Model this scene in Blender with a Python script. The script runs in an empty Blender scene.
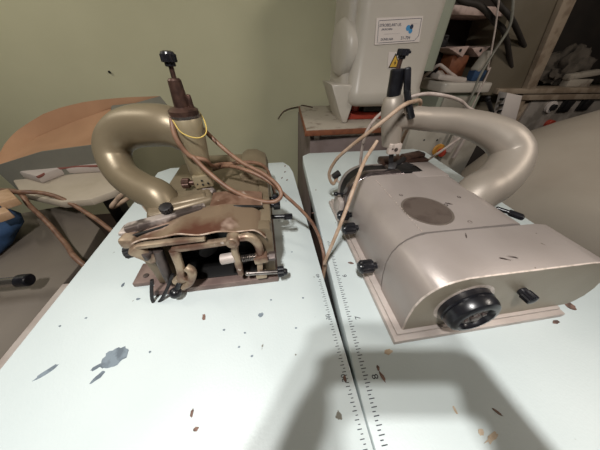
import bpy, bmesh, math, random
from mathutils import Vector, Matrix, noise
random.seed(7)
SC = bpy.context.scene
COL = SC.collection
V = Vector

# ------------------------------------------------------------------ materials
def lin(h):
    h = h.lstrip('#')
    out = []
    for i in (0, 2, 4):
        c = int(h[i:i+2], 16) / 255
        out.append(c / 12.92 if c <= .04045 else ((c + .055) / 1.055) ** 2.4)
    return (*out, 1.0)

def mat(name, col, rough=.5, metal=0., col2=None, scale=8., lo=.45, hi=.6, bump=0., bscale=120., detail=6.,
        col3=None, scale3=60., lo3=.62, hi3=.66, emit=0., spec=.5, coat=0.):
    m = bpy.data.materials.new(name); m.use_nodes = True
    nt = m.node_tree; N = nt.nodes; L = nt.links
    b = N['Principled BSDF']
    b.inputs['Base Color'].default_value = lin(col)
    b.inputs['Roughness'].default_value = rough
    b.inputs['Metallic'].default_value = metal
    b.inputs['Specular IOR Level'].default_value = spec
    b.inputs['Coat Weight'].default_value = coat
    tc = N.new('ShaderNodeTexCoord')
    def ramp(sc, a, z, det=detail):
        n = N.new('ShaderNodeTexNoise'); n.inputs['Scale'].default_value = sc; n.inputs['Detail'].default_value = det
        L.new(tc.outputs['Object'], n.inputs['Vector'])
        r = N.new('ShaderNodeValToRGB'); r.color_ramp.elements[0].position = a; r.color_ramp.elements[1].position = z
        L.new(n.outputs['Fac'], r.inputs['Fac'])
        return r.outputs['Color']
    last = None
    if col2:
        x = N.new('ShaderNodeMix'); x.data_type = 'RGBA'
        x.inputs[6].default_value = lin(col); x.inputs[7].default_value = lin(col2)
        L.new(ramp(scale, lo, hi), x.inputs[0]); last = x.outputs[2]
    if col3:
        x = N.new('ShaderNodeMix'); x.data_type = 'RGBA'
        x.inputs[6].default_value = lin(col); x.inputs[7].default_value = lin(col3)
        if last: L.new(last, x.inputs[6])
        L.new(ramp(scale3, lo3, hi3, 3.), x.inputs[0]); last = x.outputs[2]
    if last: L.new(last, b.inputs['Base Color'])
    if bump:
        n = N.new('ShaderNodeTexNoise'); n.inputs['Scale'].default_value = bscale; n.inputs['Detail'].default_value = 4
        L.new(tc.outputs['Object'], n.inputs['Vector'])
        bp = N.new('ShaderNodeBump'); bp.inputs['Strength'].default_value = bump; bp.inputs['Distance'].default_value = .002
        L.new(n.outputs['Fac'], bp.inputs['Height']); L.new(bp.outputs['Normal'], b.inputs['Normal'])
    if emit:
        b.inputs['Emission Color'].default_value = lin(col); b.inputs['Emission Strength'].default_value = emit
    return m

M = dict(
    wall=mat('green_wall_paint', '#c6c3a4', .75, 0, '#bcb99a', 1.6, .35, .7, .15, 160),
    ceil=mat('ceiling_paint', '#8f8c83', .9, col2='#868379', scale=2),
    floor=mat('dark_floor', '#3a2a22', .7, col2='#2a1f1a', scale=5, lo=.35, hi=.7),
    mint=mat('mint_table_paint', '#c9d2d2', .42, 0, '#c0caca', 3., .4, .7, .12, 240, col3='#6d6a60', scale3=46., lo3=.735, hi3=.76),
    tedge=mat('table_edge', '#aab4ae', .5, col2='#968c86', scale=14),
    ink=mat('ruler_ink', '#3c4048', .7),
    chip=mat('bared_blue_grey', '#7b8790', .6, col2='#606a73', scale=60),
    rust=mat('rust_stain', '#7d6257', .8, col2='#54423c', scale=90),
    stain=mat('tan_stain', '#c4b29c', .6, col2='#b39f86', scale=60),
    pinkmetal=mat('pinkish_metal', '#b9aea7', .5, .2, '#aa9d96', 20, .4, .65, .1),
    steelleg=mat('stand_grey', '#4a4a4c', .6, .2),
    silver=mat('silver_paint', '#a59b96', .40, .28, '#9b918b', 7, .4, .65, .10, 420, col3='#6f655c', scale3=70, lo3=.74, hi3=.77),
    silverarm=mat('silver_arm', '#a1978c', .46, .3, '#958b80', 6, .4, .65, .06, 420),
    silverfront=mat('silver_front', '#9b9182', .45, .28, '#918777', 6, .4, .65, .10, 300),
    bare=mat('bared_edge', '#cdbfb6', .45, .25, '#b3a69c', 90, .45, .6),
    gold=mat('khaki_hammertone', '#7d6f5b', .42, .3, '#71634f', 9, .4, .65, .12, 320, col3='#c8bdb0', scale3=24, lo3=.735, hi3=.77),
    goldarm=mat('khaki_arm', '#80735d', .40, .35, '#766953', 6, .4, .65, .06, 300),
    goldpost=mat('khaki_post', '#9b8e74', .38, .38, '#8f8267', 9, .4, .65, .06, 300),
    dirty=mat('dirty_linkage', '#a8967f', .40, .45, '#6e5345', 26, .42, .62, .2, 160, col3='#c9bbae', scale3=50, lo3=.66, hi3=.7),
    copper=mat('copper_cover', '#83705c', .30, .35, '#613f32', 9, .44, .56, .12, 120, col3='#b29a8b', scale3=17, lo3=.58, hi3=.66),
    coppere=mat('flaking_edge', '#927a68', .5, .3, '#b5a394', 60, .45, .58, .2),
    plate=mat('grimy_plate', '#8b7870', .5, .35, '#6d5a55', 22, .4, .62, .1),
    iron=mat('grimy_iron', '#5f5450', .45, .5, '#48403d', 40, .4, .65, .2, 200, col3='#b9ada6', scale3=22, lo3=.54, hi3=.62),
    steel=mat('bright_steel', '#9a938f', .25, .9, '#7c7470', 40),
    dsteel=mat('dark_polished_steel', '#857b7c', .22, .9, '#6f6667', 30),
    black=mat('black_bakelite', '#16161a', .28, 0, '#1f1f24', 60),
    blackmat=mat('black_iron', '#1b1a1c', .5, .2, '#262323', 60, bump=.15),
    bronze=mat('brown_spindle', '#594239', .4, .6, '#45332d', 60),
    dark=mat('deep_black', '#0d0c0c', .5),
    disc=mat('dull_disc', '#6a5e57', .5, .4, '#5d514b', 30, bump=.2, bscale=700),
    discring=mat('disc_ring', '#8b8078', .35, .6),
    cableb=mat('brown_cable', '#84644f', .5, 0, '#66493a', 40, .4, .65),
    cablep=mat('beige_cable', '#b29a86', .55, 0, '#9a8069', 40, .4, .65),
    cablew=mat('whitish_cable', '#b8aaa2', .6, 0, '#9c8c84', 40, .4, .65),
    cord=mat('yellow_cord', '#c9ae5e', .7),
    white=mat('machine_offwhite', '#b7b0a6', .35, 0, '#aea79c', 4, .4, .7),
    whiteg=mat('machine_greenish', '#8b8f7f', .45, 0, '#84887a', 6),
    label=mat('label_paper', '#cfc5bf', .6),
    yellow=mat('warning_yellow', '#c9a03a', .6),
    blue=mat('blue_print', '#3a86b8', .5),
    navy=mat('navy_print', '#1d2b45', .5),
    board=mat('board_edge', '#7d4a2f', .55, 0, '#6b3c27', 30, .4, .65),
    tabwhite=mat('worn_white_top', '#a9a093', .6, 0, '#7b6e62', 18, .55, .68),
    apron=mat('mauve_panel', '#7d6f6c', .6, 0, '#72645f', 9),
    carton=mat('brown_cardboard', '#ad8566', .85, 0, '#a27b5d', 7, .35, .7),
    cartong=mat('grey_and_shaded_carton', '#77756a', .8, 0, '#6e6c62', 6, .35, .7),
    cream=mat('cream_board', '#b3a796', .6, 0, '#a99d8b', 8, .4, .7),
    sheet=mat('white_cloth', '#b5aaa2', .85, 0, '#aaa098', 12, .4, .7, .2, 60),
    piping=mat('red_piping', '#7d4b42', .8),
    greybody=mat('grey_body', '#71685f', .5, .1, '#665d54', 5, .35, .7),
    cover=mat('beige_cover', '#9b9184', .85, 0, '#94897c', 6, .35, .7, .2, 300),
    cabinet=mat('cabinet_brown', '#6a6152', .6, 0, '#615848', 5, .35, .7),
    frame=mat('cabinet_frame', '#9a8a78', .5, 0, '#806f5e', 16),
    niche=mat('niche_dark', '#231e1a', .7, 0, '#2f2822', 6, .4, .7),
    panel=mat('control_panel', '#b3aaa2', .4, .4, '#8f877f', 12),
    red=mat('red_plastic', '#a03a2a', .4),
    amber=mat('amber_plastic', '#c08a3c', .45),
    bluecl=mat('blue_cloth', '#243f60', .85, 0, '#1c334d', 20, bump=.2),
    wood=mat('pale_wood', '#bb9a7c', .6, 0, '#a98868', 20),
    pinkpart=mat('pink_paint', '#b9a299', .5, 0, '#a68f86', 30),
    rusty=mat('rusty_plate', '#866a59', .42, .35, '#654839', 30, .42, .6, .15, col3='#b8a698', scale3=26, lo3=.6, hi3=.66),
    dimcloth=mat('dim_cloth', '#5d554c', .9, 0, '#4a433b', 14),
    greycab=mat('grey_cable', '#67645a', .6, 0, '#5a574e', 30),
    greybox=mat('grey_plastic', '#9b958a', .5, 0, '#8e887d', 10),
    skin=mat('skin', '#b98a70', .55), shirt=mat('dark_shirt', '#3b4250', .85), hair=mat('dark_hair', '#1c1613', .7),
    chrome=mat('chrome', '#b9b4b0', .18, .95),
)

# ------------------------------------------------------------------ mesh builder
class MB:
    def __init__(s): s.bm = bmesh.new(); s.mi = 0
    def _tag(s, faces):
        for f in faces: f.material_index = s.mi
    def faces(s, vs, fs):
        bv = [s.bm.verts.new(v) for v in vs]; out = []
        for f in fs:
            try: out.append(s.bm.faces.new([bv[i] for i in f]))
            except ValueError: pass
        s._tag(out); return bv, out
    def box(s, lo, hi, bev=.002, seg=2, mtx=None):
        t = bmesh.new(); bmesh.ops.create_cube(t, size=1)
        sz = [hi[i]-lo[i] for i in range(3)]; c = [(hi[i]+lo[i])/2 for i in range(3)]
        for v in t.verts: v.co = V((v.co.x*sz[0]+c[0], v.co.y*sz[1]+c[1], v.co.z*sz[2]+c[2]))
        if bev: bmesh.ops.bevel(t, geom=t.edges[:], offset=min(bev, min(abs(a) for a in sz)*.45), segments=seg, affect='EDGES', profile=.5)
        if mtx is not None: t.transform(mtx)
        s.merge(t); return s
    def obox(s, a, b, w, h, bev=.002, up=(0, 0, 1)):
        a, b = V(a), V(b); d = (b-a); ln = d.length; d.normalize()
        u = V(up); x = d.cross(u).normalized(); u = x.cross(d)
        m = Matrix((x, d, u)).transposed().to_4x4(); m.translation = (a+b)/2
        return s.box((-w/2, -ln/2, -h/2), (w/2, ln/2, h/2), bev, mtx=m)
    def merge(s, t):
        base = len(s.bm.verts); mp = {}
        for v in t.verts: mp[v] = s.bm.verts.new(v.co)
        out = []
        for f in t.faces:
            try: out.append(s.bm.faces.new([mp[v] for v in f.verts]))
            except ValueError: pass
        s._tag(out); t.free()
    def rings(s, rings, cap0=True, cap1=True, closed=True):
        n = len(rings[0]); R = [[s.bm.verts.new(p) for p in r] for r in rings]; out = []
        for a, b in zip(R, R[1:]):
            for i in range(n if closed else n-1):
                j = (i+1) % n
                out.append(s.bm.faces.new((a[i], a[j], b[j], b[i])))
        if cap0: out.append(s.bm.faces.new(R[0][::-1]))
        if cap1: out.append(s.bm.faces.new(R[-1]))
        s._tag(out); return out
    def lathe(s, p, axis, prof, n=28):
        p, axis = V(p), V(axis).normalized()
        u = axis.orthogonal().normalized(); w = axis.cross(u)
        rr = []
        for t, r in prof:
            r = max(r, 1e-5)
            rr.append([p+axis*t+(u*math.cos(2*math.pi*i/n)+w*math.sin(2*math.pi*i/n))*r for i in range(n)])
        s.rings(rr); return s
    def cyl(s, a, b, r, r2=None, n=20, bev=.0012):
        a, b = V(a), V(b); L = (b-a).length; r2 = r if r2 is None else r2; bev = min(bev, L*.3, r*.4, r2*.4)
        return s.lathe(a, b-a, [(0, r-bev), (bev, r), (L-bev, r2), (L, r2-bev)], n)
    def knurl(s, p, axis, L, r, n=36, d=.0012):
        p, axis = V(p), V(axis).normalized(); u = axis.orthogonal().normalized(); w = axis.cross(u); rr = []
        for t, k in ((0, .86), (L*.08, 1), (L*.92, 1), (L, .86)):
            rr.append([p+axis*t+(u*math.cos(2*math.pi*i/n)+w*math.sin(2*math.pi*i/n))*(r*k-(d if i % 2 else 0)) for i in range(n)])
        s.rings(rr); return s
    def tube(s, pts, rad, n=14, sub=8, cap=True):
        P = [V(p) for p in pts]; R = rad if isinstance(rad, (list, tuple)) else [rad]*len(P)
        Q, S = [], []
        for i in range(len(P)-1):
            a = P[i-1] if i else P[0]*2-P[1]; b, c = P[i], P[i+1]; d = P[i+2] if i+2 < len(P) else P[-1]*2-P[-2]
            for k in range(sub):
                t = k/sub
                Q.append(.5*((2*b)+(c-a)*t+(2*a-5*b+4*c-d)*t*t+(3*b-a-3*c+d)*t**3)); S.append(R[i]*(1-t)+R[i+1]*t)
        Q.append(P[-1]); S.append(R[-1])
        tan = (Q[1]-Q[0]).normalized(); u = tan.orthogonal().normalized(); rr = []
        for i, q in enumerate(Q):
            tn = (Q[min(i+1, len(Q)-1)]-Q[max(i-1, 0)])
            tn = tn.normalized() if tn.length > 1e-9 else tan
            u = (u-tn*u.dot(tn)).normalized(); w = tn.cross(u); tan = tn
            rr.append([q+(u*math.cos(2*math.pi*j/n)+w*math.sin(2*math.pi*j/n))*S[i] for j in range(n)])
        s.rings(rr, cap, cap); return s
    def prism(s, poly, fn, d0, d1, bev=.0):
        """extrude a 2-D outline: fn(u, v, d) -> point"""
        t = bmesh.new()
        a = [t.verts.new(fn(u, v, d0)) for u, v in poly]; b = [t.verts.new(fn(u, v, d1)) for u, v in poly]
        n = len(poly)
        f0 = t.faces.new(a[::-1]); f1 = t.faces.new(b)
        for i in range(n): t.faces.new((a[i], a[(i+1) % n], b[(i+1) % n], b[i]))
        bmesh.ops.recalc_face_normals(t, faces=t.faces[:])
        if bev:
            ed = set(f0.edges) | set(f1.edges)
            bmesh.ops.bevel(t, geom=list(ed), offset=bev, segments=2, affect='EDGES', profile=.5)
        s.merge(t); return s
    def sphere(s, c, r, sc=(1, 1, 1), n=20):
        t = bmesh.new(); bmesh.ops.create_uvsphere(t, u_segments=n, v_segments=n//2+2, radius=r)
        for v in t.verts: v.co = V((v.co.x*sc[0]+c[0], v.co.y*sc[1]+c[1], v.co.z*sc[2]+c[2]))
        s.merge(t); return s
    def blot(s, c, rx, ry, ang=0, z=None, n=14, jag=.35, th=.0006, seed=0):
        rnd = random.Random(seed+int(c[0]*9999)); pts = []
        for i in range(n):
            a = 2*math.pi*i/n; k = 1-jag*rnd.random(); x, y = rx*k*math.cos(a), ry*k*math.sin(a)
            pts.append((c[0]+x*math.cos(ang)-y*math.sin(ang), c[1]+x*math.sin(ang)+y*math.cos(ang)))
        z = c[2] if z is None else z; th = th+rnd.random()*.0003
        return s.prism(pts, lambda u, v, d: V((u, v, d)), z-.0002, z+th)
    def build(s, name, mats, parent=None, smooth=35, kind=None):
        mats = mats if isinstance(mats, (list, tuple)) else [mats]
        org = V((0, 0, 0)); q = parent
        while q: org = org + q.location; q = q.parent
        bmesh.ops.remove_doubles(s.bm, verts=s.bm.verts[:], dist=1e-6)
        bmesh.ops.recalc_face_normals(s.bm, faces=s.bm.faces[:])
        if parent is None:
            xs = [v.co for v in s.bm.verts]
            org = V(((min(v.x for v in xs)+max(v.x for v in xs))/2, (min(v.y for v in xs)+max(v.y for v in xs))/2, min(v.z for v in xs)))
        for v in s.bm.verts: v.co -= org
        me = bpy.data.meshes.new(name); s.bm.to_mesh(me); s.bm.free()
        for m in mats: me.materials.append(M[m])
        if smooth:
            for p in me.polygons: p.use_smooth = True
            me.set_sharp_from_angle(angle=math.radians(smooth))
        o = bpy.data.objects.new(name, me); COL.objects.link(o)
        if parent: o.parent = parent
        else: o.location = org
        if kind: o['kind'] = kind
        return o

def tag(o, label, cat, group=None):
    o['label'] = label; o['category'] = cat
    if group: o['group'] = group
    return o
def thing(name, loc, label, cat, group=None):
    o = bpy.data.objects.new(name, None); COL.objects.link(o); o.location = loc; o.empty_display_size = .05
    return tag(o, label, cat, group)
def text(name, s, size, loc, xdir, ydir, m, parent, ext=.0003, center=True):
    cu = bpy.data.curves.new('t', 'FONT'); cu.body = s; cu.size = size; cu.extrude = ext
    if center: cu.align_x = 'CENTER'; cu.align_y = 'CENTER'
    t = bpy.data.objects.new('t', cu); COL.objects.link(t)
    bpy.context.view_layer.update()
    me = bpy.data.meshes.new_from_object(t.evaluated_get(bpy.context.evaluated_depsgraph_get()))
    bpy.data.objects.remove(t); bpy.data.curves.remove(cu)
    x = V(xdir).normalized(); z = x.cross(V(ydir)).normalized(); y = z.cross(x)
    mx = Matrix((x, y, z)).transposed().to_4x4(); mx.translation = V(loc)
    me.transform(mx)
    org = V((0, 0, 0)); q = parent
    while q: org = org + q.location; q = q.parent
    me.transform(Matrix.Translation(-org)); me.materials.clear(); me.materials.append(M[m])
    o = bpy.data.objects.new(name, me); COL.objects.link(o); o.parent = parent
    return o
XZ = lambda u, v, d: V((u, d, v))     # outline in X-Z, extruded along Y
YZ = lambda u, v, d: V((d, u, v))
XY = lambda u, v, d: V((u, v, d))
FLOOR = -.78

# ------------------------------------------------------------------ setting
def slab(name, lo, hi, m): return MB().box(lo, hi, 0).build(name, m, None, 0, 'structure')
slab('floor', (-3.2, -2.6, FLOOR-.05), (4.2, 2.0, FLOOR), 'floor')
slab('wall_back', (-3.2, 1.85, FLOOR), (4.2, 1.95, 1.95), 'wall')
slab('wall_left', (-3.25, -2.6, FLOOR), (-3.15, 1.85, 1.95), 'ceil')
slab('wall_right', (4.15, -2.6, FLOOR), (4.25, 1.85, 1.95), 'ceil')
slab('wall_front', (-3.2, -2.7, FLOOR), (4.2, -2.6, 1.95), 'ceil')
slab('ceiling', (-3.2, -2.6, 1.95), (4.2, 1.95, 2.0), 'ceil')

# ------------------------------------------------------------------ tables
def leg_pair(parent, xa, xb, y0, y1):
    for x in (xa, xb):
        m = MB(); yc = (y0+y1)/2
        m.box((x-.02, yc-.02, FLOOR+.05), (x+.02, yc+.02, -.06)); m.box((x-.025, y0+.1, FLOOR), (x+.025, y1-.1, FLOOR+.05)); m.box((x-.025, y0+.15, -.07), (x+.025, y1-.15, -.04))
        m.build('leg', 'steelleg', parent)

LT = thing('sewing_table', (-.18, .42, FLOOR), 'mint painted table top under the khaki machine, with large blue-grey paint chip', 'table')
o = [(-.46, -.14), (.107, -.14), (.107, .86), (.098, .925), (.074, .971), (-.42, .968), (-.46, .93)]
MB().prism(o, XY, -.04, 0, .003).build('tabletop', 'mint', LT)
leg_pair(LT, -.36, 0.0, -.1, .93)
m = MB(); m.box((-.530, -.14, -.075), (-.40, .41, -.05)); m.box((-.47, -.1, -.06), (-.40, .4, -.041)); m.build('side_rail', 'pinkmetal', LT)
RT = thing('sewing_table', (.42, .46, FLOOR), 'mint painted table under the silver machine, right of the gap', 'table')
o = [(.1082, -.14), (.78, -.18), (.83, 1.02), (.79, 1.062), (.215, 1.067), (.178, 1.035), (.171, .985), (.1088, .05)]
MB().prism(o, XY, -.04, 0, .003).build('tabletop', 'mint', RT)
leg_pair(RT, .30, .62, -.1, 1.0)
# ruler scales printed along the two facing edges
ml, mr = MB(), MB()
for k in range(72):
    y = -.06 + k*.005
    ln = .0065 if k % 2 == 0 else .0035
    ml.box((.0985-ln, y-.0005, -.0002), (.0985, y+.0005, .0004), 0)
for k in range(96):
    y = -.06 + k*.005
    ln = .0085 if k % 2 == 0 else .0048
    x = .1205+.0668*(y-.05)
    mr.box((x, y-.0006, -.0002), (x+ln, y+.0006, .0004), 0)
ml.build('ruler_ticks', 'ink', LT, 0); mr.build('ruler_ticks', 'ink', RT, 0)
for s_, p in (('20', (0.0924, 0.1018, 0.0000)), ('30', (0.0926, 0.2051, 0.0000)), ('40', (0.0945, 0.3055, 0.0000))):
    text('ruler_number', s_, .011, p, (0, 1, 0), (-1, 0, 0), 'ink', LT)
for s_, p in (('8', (0.1394, 0.0961, 0.0000)), ('7', (0.1469, 0.1950, 0.0000)), ('6', (0.1525, 0.2971, 0.0000))):
    text('ruler_number', s_, .015, V(p)+V((.004, 0, 0)), (0, 1, 0), (-1, 0, 0), 'ink', RT)
# chips and stains with a shape of their own
m = MB()
m.blot((-0.2845, 0.1890, 0.0000), .021, .017, .2, n=26, jag=.22); m.blot((-0.2938, 0.1827, 0.0000), .012, .008, .9, n=20, jag=.4); m.blot((-0.2967, 0.1615, 0.0000), .012, .005, .8); m.blot((-0.3061, 0.1771, 0.0000), .010, .004, .5)
m.blot((-0.3813, 0.1812, 0.0000), .018, .005, .7); m.blot((-0.0382, 0.2285, 0.0000), .007, .005, .3); m.blot((-0.0763, 0.4575, 0.0000), .004, .004); m.blot((-0.3393, 0.3432, 0.0000), .0035, .007); m.blot((-0.2922, 0.3013, 0.0000), .005, .003)
for p in ((0.0534, 0.6355, 0.0000), (0.0205, 0.5260, 0.0000), (0.0264, 0.4557, 0.0000), (0.0439, 0.3904, 0.0000), (-0.0170, 0.2588, 0.0000), (-0.0680, 0.1975, 0.0000), (-0.0545, 0.1562, 0.0000), (0.0505, 0.2538, 0.0000), (-0.0774, 0.1743, 0.0000), (0.0270, 0.1928, 0.0000), (-0.4125, 0.2615, 0.0000), (-0.3740, 0.2716, 0.0000), (-0.1071, 0.2088, 0.0000), (-0.2290, 0.1886, 0.0000)): m.blot(p, .0025, .002)
m.build('paint_chip', 'chip', LT, 0, 'stuff')
m = MB()
for p in ((0.0725, 0.8641, 0.0000), (0.0548, 0.8100, 0.0000), (0.0733, 0.7900, 0.0000), (0.0785, 0.9255, 0.0000)): m.blot(p, .010, .004, 1.1, jag=.6)
m.blot((-0.1487, 0.2406, 0.0000), .004, .008, .2); m.blot((-0.1387, 0.0931, -0.0000), .0025, .006); m.blot((-0.1294, 0.0745, 0.0000), .004, .003); m.blot((0.0936, 0.1002, 0.0000), .003, .006)
m.build('rust_mark', 'rust', LT, 0, 'stuff')
m = MB(); m.blot((0.1545, 0.0952, 0.0000), .003, .012, .25, jag=.5); m.blot((0.1529, 0.1069, 0.0000), .003, .005); m.blot((0.3023, 0.0274, 0.0000), .009, .002, -.9, jag=.5); m.blot((0.6009, 0.1546, 0.0000), .013, .012, .2)
m.blot((0.5346, 0.1298, 0.0000), .010, .004, .15); m.blot((0.1325, 0.5529, 0.0000), .006, .003); m.blot((0.1843, 0.3326, 0.0000), .008, .004, -.3); m.blot((0.1730, 0.6962, 0.0000), .003, .003); m.build('rust_mark', 'rust', RT, 0, 'stuff')
m = MB(); m.blot((0.1809, 0.1276, 0.0000), .009, .005, .1); m.blot((0.2720, 0.0044, 0.0000), .018, .004, .3, jag=.6); m.blot((0.2424, 0.0388, 0.0000), .002, .006); m.blot((0.2617, 0.0120, 0.0000), .006, .004, .4)
m.build('tan_stain', 'stain', RT, 0, 'stuff')
# ------------------------------------------------------------------ silver machine (right)
RM = thing('sewing_machine', (.38, .38, 0), 'silver heavy sewing machine with black handwheel and arched arm, on the right table', 'sewing machine')
m = MB(); m.box((.196, .137, 0), (.557, .60, .012), .002); m.build('base_plate', 'pinkmetal', RM)
m = MB(); m.box((.2035, .1465, .012), (.552, .60, .018), .002); m.build('base_ledge', 'pinkmetal', RM)
prof = [(.215, .018), (.210, .06), (.209, .095), (.214, .118), (.223, .134), (.235, .145), (.250, .152), (.272, .157), (.30, .1575), (.50, .155), (.528, .150), (.553, .134), (.574, .105), (.588, .07), (.590, .045), (.582, .025), (.572, .018)]
def inset(pr, d, c=(.39, .085)):
    return [(u+(c[0]-u)*d/max(.05, abs(V((u-c[0], v-c[1])).length)), v+(c[1]-v)*d/max(.05, V((u-c[0], v-c[1])).length)) for u, v in pr]
pi_, p0_ = inset(prof, .0022), prof
m = MB()
m.rings([[XZ(u, v, y-(.014*(1-v/.157) if y > .2 else 0)) for u, v in pr] for pr, y in ((p0_, .2515), (p0_, .1545))], True, False)
m.mi = 1; m.rings([[XZ(u, v, y) for u, v in pr] for pr, y in ((p0_, .1545), (pi_, .1525))], False, False)
m.mi = 2; m.rings([[XZ(u, v, y) for u, v in pr] for pr, y in ((pi_, .1525), (inset(prof, .006), .1524))], False, True)
m.build('end_cover', ['silver', 'bare', 'silverfront'], RM, 40)
def bedprof(k=1., dz=0., dx=0.):
    q = [(.217, .018), (.211, .06), (.211, .095), (.217, .118), (.227, .134), (.240, .145), (.254, .152), (.268, .156), (.30, .156), (.455, .156), (.472, .154), (.482, .146), (.486, .13), (.486, .018)]
    cx = .35
    return [(cx+(u-cx)*k+dx, v+dz if v > .02 else v) for u, v in q]
m = MB(); m.rings([[XZ(u, v, y-(.014*(1-v/.157) if y < .3 else 0)) for u, v in bedprof()] for y in (.2570, .485)]); m.build('bed_housing', 'silver', RM, 40)
m = MB(); m.rings([[XZ(u, v, y-.014*(1-v/.157)) for u, v in bedprof(.96, -.005)] for y in (.2500, .2585)]); m.build('cover_seam', 'dark', RM, 40)
# curved polished steel hoop and the dark feed area behind it
m = MB(); m.rings([[XZ(u, v, y) for u, v in bedprof(k, dz)[:9]+[(.362, .156*1+dz), (.366, .018)]] for y, k, dz in ((.484, .95, -.014), (.487, .985, -.003), (.494, 1.0, .003), (.512, 1.0, .003), (.526, .985, -.003), (.532, .94, -.014))]); m.build('steel_hoop', 'dsteel', RM, 50)
m = MB(); m.rings([[XZ(u, v, y) for u, v in bedprof(.96, -.008)] for y in (.50, .566)]); m.build('feed_well', 'dark', RM, 40)
m = MB(); m.rings([[XZ(u, v, y) for u, v in bedprof(k, dz)] for y, k, dz in ((.562, .98, -.006), (.580, .97, -.012), (.597, .92, -.028), (.607, .8, -.06))]); m.build('back_cover', 'silver', RM, 50)
m = MB()
m.box((.385, .46, .148), (.475, .55, .1572), .003); m.build('cloth_plate', 'silver', RM)
m = MB(); m.box((.335, .508, .14), (.395, .55, .156), .003); m.box((.36, .49, .150), (.42, .53, .1572), .002); m.build('throat_plate', 'iron', RM)
m = MB(); m.obox((.372, .515, .158), (.40, .53, .1625), .028, .004); m.obox((.345, .525, .158), (.43, .585, .166), .014, .010, .003); m.obox((.43, .585, .164), (.47, .575, .17), .012, .010, .003); m.build('presser_plate', 'blackmat', RM)
m = MB(); m.box((.335, .555, .14), (.48, .60, .162), .006); m.obox((.40, .57, .165), (.47, .585, .168), .03, .012, .004); m.build('feed_bracket', 'bronze', RM)
m = MB(); m.box((.352, .49, .15), (.41, .535, .1605), .004); m.build('needle_plate', 'dark', RM)
# round inset disc, screws
m = MB(); m.lathe((.317, .321, .1552), (0, 0, 1), [(0, .0505), (.0016, .0505), (.0018, .0475), (.0012, .0465)], 48); d = m.build('cover_disc', 'discring', RM)
m = MB(); m.lathe((.317, .321, .1563), (0, 0, 1), [(0, .0462), (.0004, .0462), (.0007, .03)], 48); m.build('disc_face', 'disc', d)
for p in ((0.2944, 0.3839, 0.1560), (0.4212, 0.3583, 0.1560), (0.3697, 0.3327, 0.1560), (0.3764, 0.2726, 0.1560)):
    m = MB(); m.lathe((p[0], p[1], .1552), (0, 0, 1), [(0, .0042), (.0012, .0042), (.0014, .003), (.0006, .0028)], 14); m.build('screw', 'iron', RM)
m = MB()
for p, a in (((0.3567, 0.1789, 0.1570), -.5), ((0.3733, 0.1808, 0.1570), -.45), ((0.3788, 0.3353, 0.1560), -.6), ((0.3371, 0.2364, 0.1570), 1.)): m.blot((p[0], p[1], .1572), .010, .0016, a, jag=.5)
m.build('scratch_mark', 'iron', RM, 0, 'stuff')
m = MB()
for k in range(26):
    y = .262+k*.0078; m.blot((.2675+random.uniform(-.001, .001), y, .1562), random.uniform(.0006, .0016), random.uniform(.001, .004), 0, jag=.5)
m.build('chipped_paint', 'bare', RM, 0, 'stuff')
# arched arm
m = MB()
m.tube([(.318, .545, .272), (.36, .547, .279), (0.4117, 0.5480, 0.2749), (0.4901, 0.5350, 0.2701), (0.5536, 0.5100, 0.2590), (0.5993, 0.4800, 0.2392), (0.6184, 0.4550, 0.2115), (0.5988, 0.4300, 0.1805), (0.5581, 0.4100, 0.1515), (0.5067, 0.3950, 0.1294), (.445, .375, .03)],
       [.026, .027, .028, .031, .037, .043, .046, .047, .048, .048, .047], 32, 10)
m.build('arm', 'silverarm', RM, 60)
# post at the free end of the arm
m = MB(); m.lathe((.334, .543, .212), (-.022, .006, .1), [(0, .016), (.003, .023), (.03, .0245), (.06, .027), (.095, .026), (.115, .021), (.119, .016)], 32); m.build('needle_post', 'silverarm', RM, 50)
m = MB(); m.box((.318, .519, .196), (.352, .533, .224), .002); m.build('needle_clamp', 'bare', RM)
m = MB(); m.lathe((.337, .5195, .209), (0, -1, 0), [(0, .005), (.002, .005), (.0024, .004)], 12); m.lathe((.327, .5195, .211), (0, -1, 0), [(0, .0025), (.0014, .0025)], 8); m.build('clamp_screw', 'iron', RM)
m = MB(); m.obox((.336, .54, .21), (.345, .535, .158), .018, .012, .003); m.obox((.346, .53, .17), (.338, .515, .157), .02, .003, .001); m.build('needle_bar', 'blackmat', RM)
m = MB(); m.cyl((.309, .549, .325), (.306, .550, .380), .0155, .0165, 24, .003); m.build('grip_sleeve', 'black', RM)
m = MB(); m.obox((0.3143, 0.5300, 0.3837), (0.3283, 0.5250, 0.3324), .015, .014, .004); m.tube([(0.3255, 0.5250, 0.3402), (0.3340, 0.5180, 0.3154), (0.3492, 0.5120, 0.2867)], [.0075, .008, .0075], 12); m.build('release_lever', 'black', RM)
m = MB(); m.cyl((.304, .55, .372), (.306, .55, .402), .0048); k = m.build('adjusting_stem', 'bronze', RM)
m = MB(); m.cyl((.306, .55, .397), (.307, .55, .404), .008); m.knurl((.307, .55, .402), (.02, 0, 1), .012, .0125, 32); m.obox((.312, .545, .408), (.322, .545, .409), .006, .006); m.build('adjusting_knob', 'black', k)
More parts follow.
